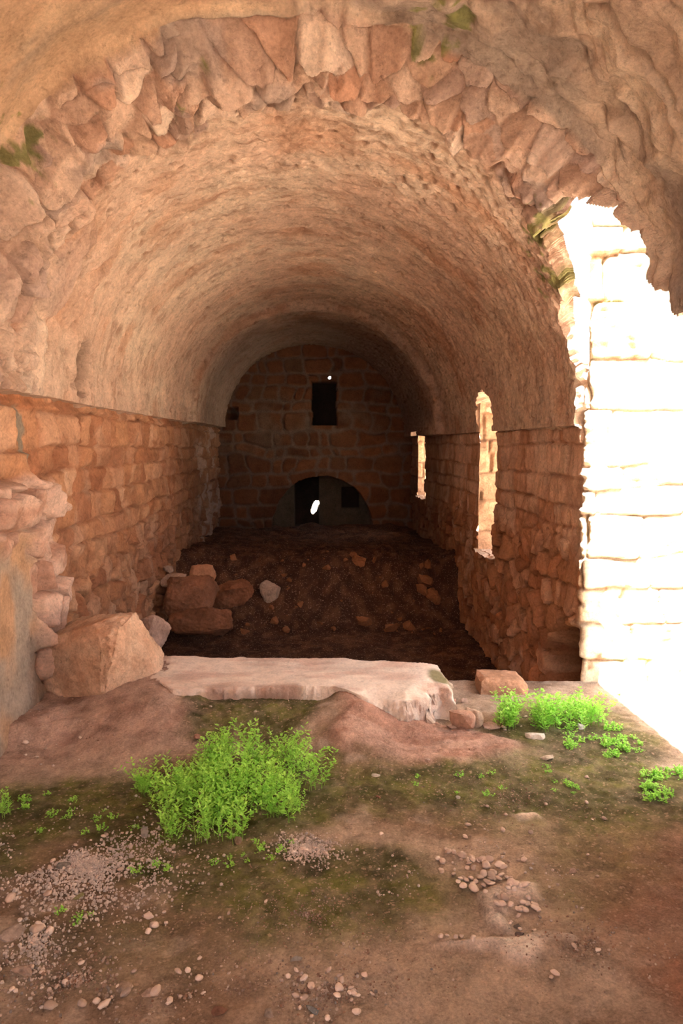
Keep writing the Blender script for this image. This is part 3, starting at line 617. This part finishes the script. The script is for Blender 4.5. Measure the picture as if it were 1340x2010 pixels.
# ------------------------------------------------------------------ threshold slab (a relief of real thickness)
def build_slab():
    P_ = np.array(SLAB); x0, y0 = P_.min(0)-.22; x1, y1 = P_.max(0)+.12
    X, Y = np.meshgrid(np.linspace(x0, x1, 330), np.linspace(y0, y1, 200), indexing='ij')
    d = sd_poly(X, Y, SLAB)+.02*fbm(X*5, Y*5, 701, 3)+.004*fbm(X*26, Y*26, 702, 3)
    rightf = ss(.15, .35, X)*ss(4.75, 4.45, Y)                           # its front right shoulder slopes, the rest is a broken edge
    w = .03+.13*rightf
    top = SLABH+.012*fbm(X*2, Y*3, 703, 4)+.006*ridge(X*3, Y*12, 704, 4)-.05*ss(-.9, -1.25, X)-.03*ss(.12, 0, -d)*rightf
    e = ss(.015, -w.min()-.01, d)
    z = top-(SLABH+.75)*ss(-.012, .06+.1*rightf, d)
    front = ss(4.85, 4.7, Y)
    z = np.where(front > .5, np.maximum(z, -.15), z)
    keep = d < .16
    side = ss(-.03, .02, d)
    X2 = X+side*.04*fbm(z*22, (X+Y)*6, 710, 4); Y2 = Y+side*.06*fbm(z*22+5, X*6, 711, 4); z = z+side*.02*fbm(X*14, Y*14, 712, 3)
    n = fbm(X*4, Y*9, 705, 4); c = mixc(C3(250, 228, 212), C3(232, 196, 178), ss(-.2, .5, n)); c = mixc(c, C3(188, 140, 118), .8*ss(.1, .5, fbm(X*7, Y*7, 706, 4))*ss(-.1, .02, d))  # pale pink stone, lifted with the leaking sunlight put into its colour
    ms = ss(1.2, .5, np.hypot((X-(G(858, 1352, .12).x))/.06, (Y-G(858, 1352, .12).y)/.12)+.4*n); c = mixc(c, C3(120, 112, 56), ms*.9)
    o = grid('stone_slab', np.stack([X2, Y2, z], -1), c, M_slab, keep)
    tag(o, 'long pale pink stone slab lying across the threshold of the passage', 'stone slab')
build_slab()
# ------------------------------------------------------------------ pebbles and rubble
PROTO = []
for k in range(8):
    bm = bmesh.new(); bmesh.ops.create_icosphere(bm, subdivisions=3, radius=.5)
    for v in bm.verts:
        q = v.co*2.2+Vector((k*7.1, 0, 0)); v.co *= 1+.25*mnoise.noise(q)+.12*mnoise.noise(q*2.5); v.co.z *= .68; v.co.x *= 1.15
    me = bpy.data.meshes.new('pebble'); bm.to_mesh(me); bm.free(); me.polygons.foreach_set('use_smooth', np.ones(len(me.polygons), bool)); me.materials.append(M_peb); PROTO.append(me)
rs = random.Random(5)
def quarter(u, v): return ', %s %s side' % ('far' if v < 0 else 'near', 'left' if u < 0 else 'right')
def scatter(px, py, rx, ry, n, smin, smax, label, group, name='pebble', cat='pebble', ang=0):
    for i in range(int(n*(1.1 if n == 70 else .46))):
        a, r_ = rs.uniform(0, 2*math.pi), math.sqrt(rs.random())
        u, v = rx*r_*math.cos(a), ry*r_*math.sin(a); ca, sa = math.cos(ang), math.sin(ang)
        p = sit(px+u*ca-v*sa, py+u*sa+v*ca, sink=0); s = smin+(smax-smin)*rs.random()**2
        o = link(bpy.data.objects.new(name, rs.choice(PROTO))); o.location = (p.x, p.y, p.z+.005+s*.2)
        o.scale = (s*rs.uniform(.8, 1.2), s*rs.uniform(.8, 1.2), s*rs.uniform(.7, 1.1)); o.rotation_euler = (rs.uniform(-.4, .4), rs.uniform(-.4, .4), rs.uniform(0, 6.3))
        tag(o, label+(quarter(u, v) if n >= 20 else ''), cat, group)
scatter(960, 1735, 115, 40, 70, .018, .034, 'small pinkish pebble in the pebble drift above the pale bedrock patch', 'pebbles above the pale bedrock patch', ang=.45)
scatter(640, 1950, 100, 55, 60, .012, .036, 'small pebble in the gravel patch at the bottom edge, centre', 'pebbles at the bottom centre')
scatter(190, 1690, 150, 45, 55, .010, .026, 'pale bit of stone in the grit at the left below the weeds', 'bits of stone in the left grit', ang=-.35)
scatter(605, 1668, 50, 20, 30, .010, .022, 'pale pink bit of stone in the grit just below the big weeds', 'bits of stone below the big weeds')
scatter(300, 1810, 38, 28, 14, .014, .03, 'pale bit of stone in the small cluster on brown earth, lower left', 'bits of stone in the small lower left cluster')
scatter(1000, 1690, 50, 20, 10, .012, .026, 'pebble in the little group right of the pebble drift', 'pebbles right of the drift')
scatter(1040, 1810, 50, 30, 18, .010, .024, 'dark pebble beside the pale bedrock patch', 'pebbles beside the pale bedrock patch')
scatter(890, 1848, 60, 10, 12, .012, .026, 'pebble along the front ledge left of the lower bedrock patch', 'pebbles along the lower bedrock ledge')
scatter(150, 1940, 150, 50, 40, .012, .034, 'pebble strewn over the bottom left corner of the ground', 'pebbles in the bottom left corner')
scatter(60, 1800, 60, 50, 22, .014, .04, 'pebble strewn along the left edge of the ground', 'pebbles along the left edge')
scatter(90, 1470, 110, 40, 24, .010, .026, 'light crumb of stone on the pink earth before the hewn block', 'crumbs before the hewn block')
scatter(400, 1930, 110, 60, 22, .010, .03, 'pebble on brown earth left of the bottom gravel patch', 'pebbles left of the bottom gravel')
scatter(860, 1610, 170, 70, 30, .008, .024, 'lone pebble on the mossy ground right of the weeds', 'pebbles on the moss right of the weeds')
scatter(1150, 1620, 150, 110, 26, .008, .022, 'lone pebble on the ground at the right of the picture', 'pebbles on the right ground')
scatter(1150, 1900, 160, 90, 22, .008, .024, 'pebble on the red earth in the bottom right corner', 'pebbles on the red earth')
scatter(960, 1420, 100, 18, 16, .012, .03, 'bit of broken stone around the reddish rock right of the slab', 'broken bits right of the slab')
scatter(550, 1560+220, 200, 40, 10, .006, .014, 'tiny pale pebble on the green brown moss below the weeds', 'tiny pebbles on the lower moss')
# rubble on the earth slope inside the passage
RUB = []
for k in range(6):
    t = rock('rubble_stone', blobpts(1, .8, .8, 60+k, 11, .2), (0, 0, -9), 60+k, (150, 100, 72), None, sub=4, amp=.08, fs=1.6, smooth=1)
    me = t.data; bpy.data.objects.remove(t); me.materials.clear(); me.materials.append(M_rub); RUB.append(me)
for i in range(64):
    x = rs.uniform(-1.1, 1.5); y = rs.uniform(8.5, 9.6); s = (.05+.28*rs.random()**2)*(1 if x > .3 else .55)
    o = link(bpy.data.objects.new('rubble_stone', rs.choice(RUB))); o.location = (x, y, floor_z(x, y)-s*.2); o.scale = (s, s, s*.9); o.rotation_euler = (rs.uniform(-.5, .5), rs.uniform(-.5, .5), rs.uniform(0, 6))
    tag(o, ('large' if s > .16 else 'small')+' dark rubble stone on the '+('left' if x < -.3 else 'middle' if x < .6 else 'right')+' of the earth slope deep in the passage', 'rubble stone', 'rubble on the earth slope in the passage')
# uncountable grit as one object
def build_grit():
    bm = bmesh.new(); bmesh.ops.create_icosphere(bm, subdivisions=1, radius=.5); bv = np.array([v.co[:] for v in bm.verts]); bf = np.array([[v.index for v in f.verts] for f in bm.faces]); bm.free()
    rn = np.random.RandomState(3); xs = []; ys = []; sz = []
    def add(cx, cy, rx, ry, n, s0, s1, thr=-.15):
        for i in range(n):
            a, r_ = rn.rand()*6.283, min(1.5, abs(rn.randn())*.62)
            g = G(cx+rx*r_*math.cos(a), cy+ry*r_*math.sin(a), 0)
            if float(fbm(g.x*4.5, g.y*4.5, 77, 3))+.25*rn.randn()*.6 < thr: continue
            xs.append(g.x); ys.append(g.y); sz.append(s0+(s1-s0)*rn.rand()**3)
    add(170, 1700, 210, 95, 6500, .005, .014, .06); add(605, 1668, 75, 30, 1300, .005, .012, -.1); add(960, 1735, 150, 60, 1300, .005, .013, -.05); add(70, 1850, 110, 90, 900, .005, .014, .0); NP = len(xs)
    add(640, 1950, 160, 80, 900, .003, .011); add(150, 1930, 210, 90, 1200, .004, .012); add(90, 1460, 150, 50, 700, .003, .009)
    add(1150, 1860, 220, 150, 700, .003, .009); add(600, 1800, 620, 260, 3200, .0025, .007); add(1000, 1560, 330, 90, 1100, .003, .008); add(560, 1410, 130, 50, 160, .003, .009); add(450, 1950, 300, 70, 1200, .003, .010)
    X = np.array(xs); Y = np.array(ys); S = np.array(sz); Z = floor_h(X, Y)
    n = len(X); V = bv[None]*S[:, None, None]*(.7+.6*rn.rand(n, 1, 3)); V = V+np.stack([X, Y, Z+.003+S*.3], -1)[:, None, :]
    Fq = bf[None]+(np.arange(n)*len(bv))[:, None, None]
    base = pal([C3(150, 110, 88), C3(196, 160, 140), C3(226, 200, 184), C3(170, 116, 86), C3(160, 150, 146)], rn.rand(n)); base[:NP] = base[:NP]*.35+.65*C3(250, 228, 218); c = np.repeat(base[:, None], len(bv), 1)
    o = mesh_np('grit', V.reshape(-1, 3), Fq.reshape(-1, 3), c.reshape(-1, 3), M_rock); tag(o, 'fine pink and grey grit strewn over the earth ground', 'grit', None, 'stuff')
build_grit()
# ------------------------------------------------------------------ weeds
def leaf_mat(name, c1, c2):
    m = bpy.data.materials.new(name); m.use_nodes = True; n = m.node_tree.nodes; L = m.node_tree.links; b = n['Principled BSDF']
    tc = n.new('ShaderNodeTexCoord'); t = noise_node(n, L, 18, 3, tc.outputs['Object']); cr = n.new('ShaderNodeValToRGB')
    cr.color_ramp.elements[0].position = .35; cr.color_ramp.elements[1].position = .65; cr.color_ramp.elements[0].color = (*lin(*c1), 1); cr.color_ramp.elements[1].color = (*lin(*c2), 1)
    L.new(t.outputs[0], cr.inputs[0]); L.new(cr.outputs[0], b.inputs['Base Color']); b.inputs['Roughness'].default_value = .55
    tr = n.new('ShaderNodeBsdfTranslucent'); L.new(cr.outputs[0], tr.inputs[0]); mx = n.new('ShaderNodeMixShader'); mx.inputs[0].default_value = .4
    L.new(b.outputs[0], mx.inputs[1]); L.new(tr.outputs[0], mx.inputs[2]); L.new(mx.outputs[0], n['Material Output'].inputs[0]); return m
M_leaf = leaf_mat('weed_leaf', (150, 214, 84), (196, 244, 120)); M_stem = leaf_mat('weed_stem', (130, 176, 70), (164, 200, 96))
def weed_meshes(seed, h, fronds, spread, pairs=9, ls=.011, lean=.5):
    r = random.Random(seed); V = []; Fq = []; SV = []; SF = []
    def leaf(p, d, s):
        side = d.cross(Vector((r.uniform(-.4, .4), r.uniform(-.4, .4), 1))).normalized()*s*.36
        k = len(V); V.extend([p, p+d*s*.5+side, p+d*s, p+d*s*.5-side]); Fq.append((k, k+1, k+2, k+3))
    def tube(pts, rad):
        k0 = len(SV)
        for i, p in enumerate(pts):
            rr = rad*(1-.7*i/(len(pts)-1))
            for j in range(3): SV.append(p+Vector((math.cos(j*2.1)*rr, math.sin(j*2.1)*rr, 0)))
        for i in range(len(pts)-1):
            for j in range(3): SF.append((k0+i*3+j, k0+i*3+(j+1) % 3, k0+i*3+3+(j+1) % 3, k0+i*3+3+j))
    for f in range(fronds):
        az = r.uniform(0, 6.283); l = h*r.uniform(.65, 1.15); ln = lean*r.uniform(.2, 1.2)
        out = Vector((math.cos(az), math.sin(az), 0)); b0 = Vector((r.uniform(-spread, spread), r.uniform(-spread, spread), -.005)); pts = []
        for i in range(8):
            t = i/7; pts.append(b0+out*l*ln*t**1.5+Vector((0, 0, l*(t-.33*ln*t*t*t)))+Vector((r.uniform(-1, 1), r.uniform(-1, 1), 0))*.003)
        tube(pts, .0016)
        for i in range(pairs):
            t = .18+.82*i/(pairs-1); k = min(6, int(t*7)); q = t*7-k; p = pts[k].lerp(pts[k+1], q); dr = (pts[k+1]-pts[k]).normalized()
            for sgn in (-1, 1):
                a2 = r.uniform(0, 6.28); sd = (Vector((math.cos(a2), math.sin(a2), r.uniform(-.15, .5)))+dr*.5).normalized()
                bl = l*.17*(1.1-.6*t)*r.uniform(.7, 1.2); e = p+sd*bl; tube([p, e], .0006)
                for m in range(5):
                    w = p.lerp(e, .25+.75*m/4)
                    for s3 in (-1, 1):
                        dd = (sd+s3*sd.cross(Vector((0, 0, 1)))*.9+Vector((r.uniform(-.3, .3), r.uniform(-.3, .3), r.uniform(-.2, .4)))).normalized(); leaf(w, dd, ls*r.uniform(.6, 1.1))
    def mk(nm, v, f, mat):
        me = bpy.data.meshes.new(nm); me.from_pydata([tuple(p) for p in v], [], f); me.materials.append(mat); return me
    return mk('stems', SV, SF, M_stem), mk('foliage', V, Fq, M_leaf)
FE = [weed_meshes(900+k, .22, 10, .05, 9, .0095, .55) for k in range(5)]; LO = [weed_meshes(920+k, .06, 7, .035, 5, .009, .9) for k in range(3)]; UP = [weed_meshes(940+k, .22, 6, .06, 7, .012, .5) for k in range(3)]
def weed(px, py, sc, kind, label, group, name='weed', z=None):
    p = sit(px, py, sink=.003); e = link(bpy.data.objects.new(name, None)); e.location = p; e.rotation_euler = (0, 0, rs.uniform(0, 6.3)); e.scale = (sc, sc, sc*rs.uniform(.85, 1.1))
    tag(e, label, 'weed', group); st, fo = rs.choice(kind)
    link(bpy.data.objects.new('stems', st), e); link(bpy.data.objects.new('foliage', fo), e)
GB = 'feathery weeds of the big clump'
def wz(pts, n, sc, kind, lb, gp):
    P = np.array(pts); c = 0
    while c < n:
        x = rs.uniform(P[:, 0].min(), P[:, 0].max()); y = rs.uniform(P[:, 1].min(), P[:, 1].max())
        if inpoly(np.array([x]), np.array([y]), pts)[0]: weed(x, y, sc*rs.uniform(.6, 1.2), kind, lb+(quarter(x-P[:, 0].mean(), y-P[:, 1].mean()) if n >= 13 else ''), gp); c += 1
wz([(400, 1490), (560, 1480), (625, 1520), (635, 1600), (560, 1615), (410, 1600)], 30, .92, FE, 'feathery bright green weed in the dense right part of the big clump', 'weeds in the dense right part of the big clump')
wz([(330, 1570), (470, 1580), (470, 1655), (330, 1650)], 16, .75, FE, 'feathery green weed in the front left part of the big clump', 'weeds in the front left of the big clump')
wz([(275, 1550), (320, 1550), (320, 1600), (280, 1600)], 4, .7, FE, 'feathery weed in the small tuft at the left end of the big clump', 'weeds in the left tuft')
wz([(330, 1520), (400, 1500), (420, 1550), (350, 1560)], 5, .5, FE, 'short sparse weed between the left tuft and the dense clump', 'sparse weeds in the middle of the clump')
wz([(975, 1420), (1100, 1405), (1180, 1400), (1190, 1425), (1100, 1435), (985, 1435)], 26, .95, UP, 'upright green weed in the clump at the foot of the sunlit wall', 'upright weeds by the sunlit wall')
wz([(1120, 1430), (1230, 1430), (1270, 1480), (1180, 1490), (1110, 1470)], 26, .8, LO, 'low creeping weed on the ground in front of the upright right weeds', 'low weeds by the sunlit wall')
wz([(1250, 1530), (1340, 1515), (1340, 1580), (1270, 1575)], 18, .8, LO, 'low weed in the patch at the right edge of the ground', 'low weeds at the right edge')
wz([(20, 1560), (220, 1560), (270, 1640), (60, 1640)], 16, .55, LO, 'tiny weed on the mossy strip left of the big clump', 'tiny weeds left of the big clump')
wz([(380, 1650), (600, 1630), (560, 1690), (240, 1720)], 18, .45, LO, 'tiny weed on the moss below the big clump', 'tiny weeds below the big clump')
wz([(780, 1520), (1120, 1500), (1150, 1560), (820, 1570)], 16, .5, LO, 'tiny weed on the moss between big clump and right weeds', 'tiny weeds on the middle moss')
wz([(110, 1790), (180, 1790), (180, 1815), (120, 1815)], 4, .5, LO, 'tiny weed below the left grit', 'tiny weeds below the left grit')
weed(12, 1600, .55, FE, 'small feathery weed at the left edge of the ground', None)
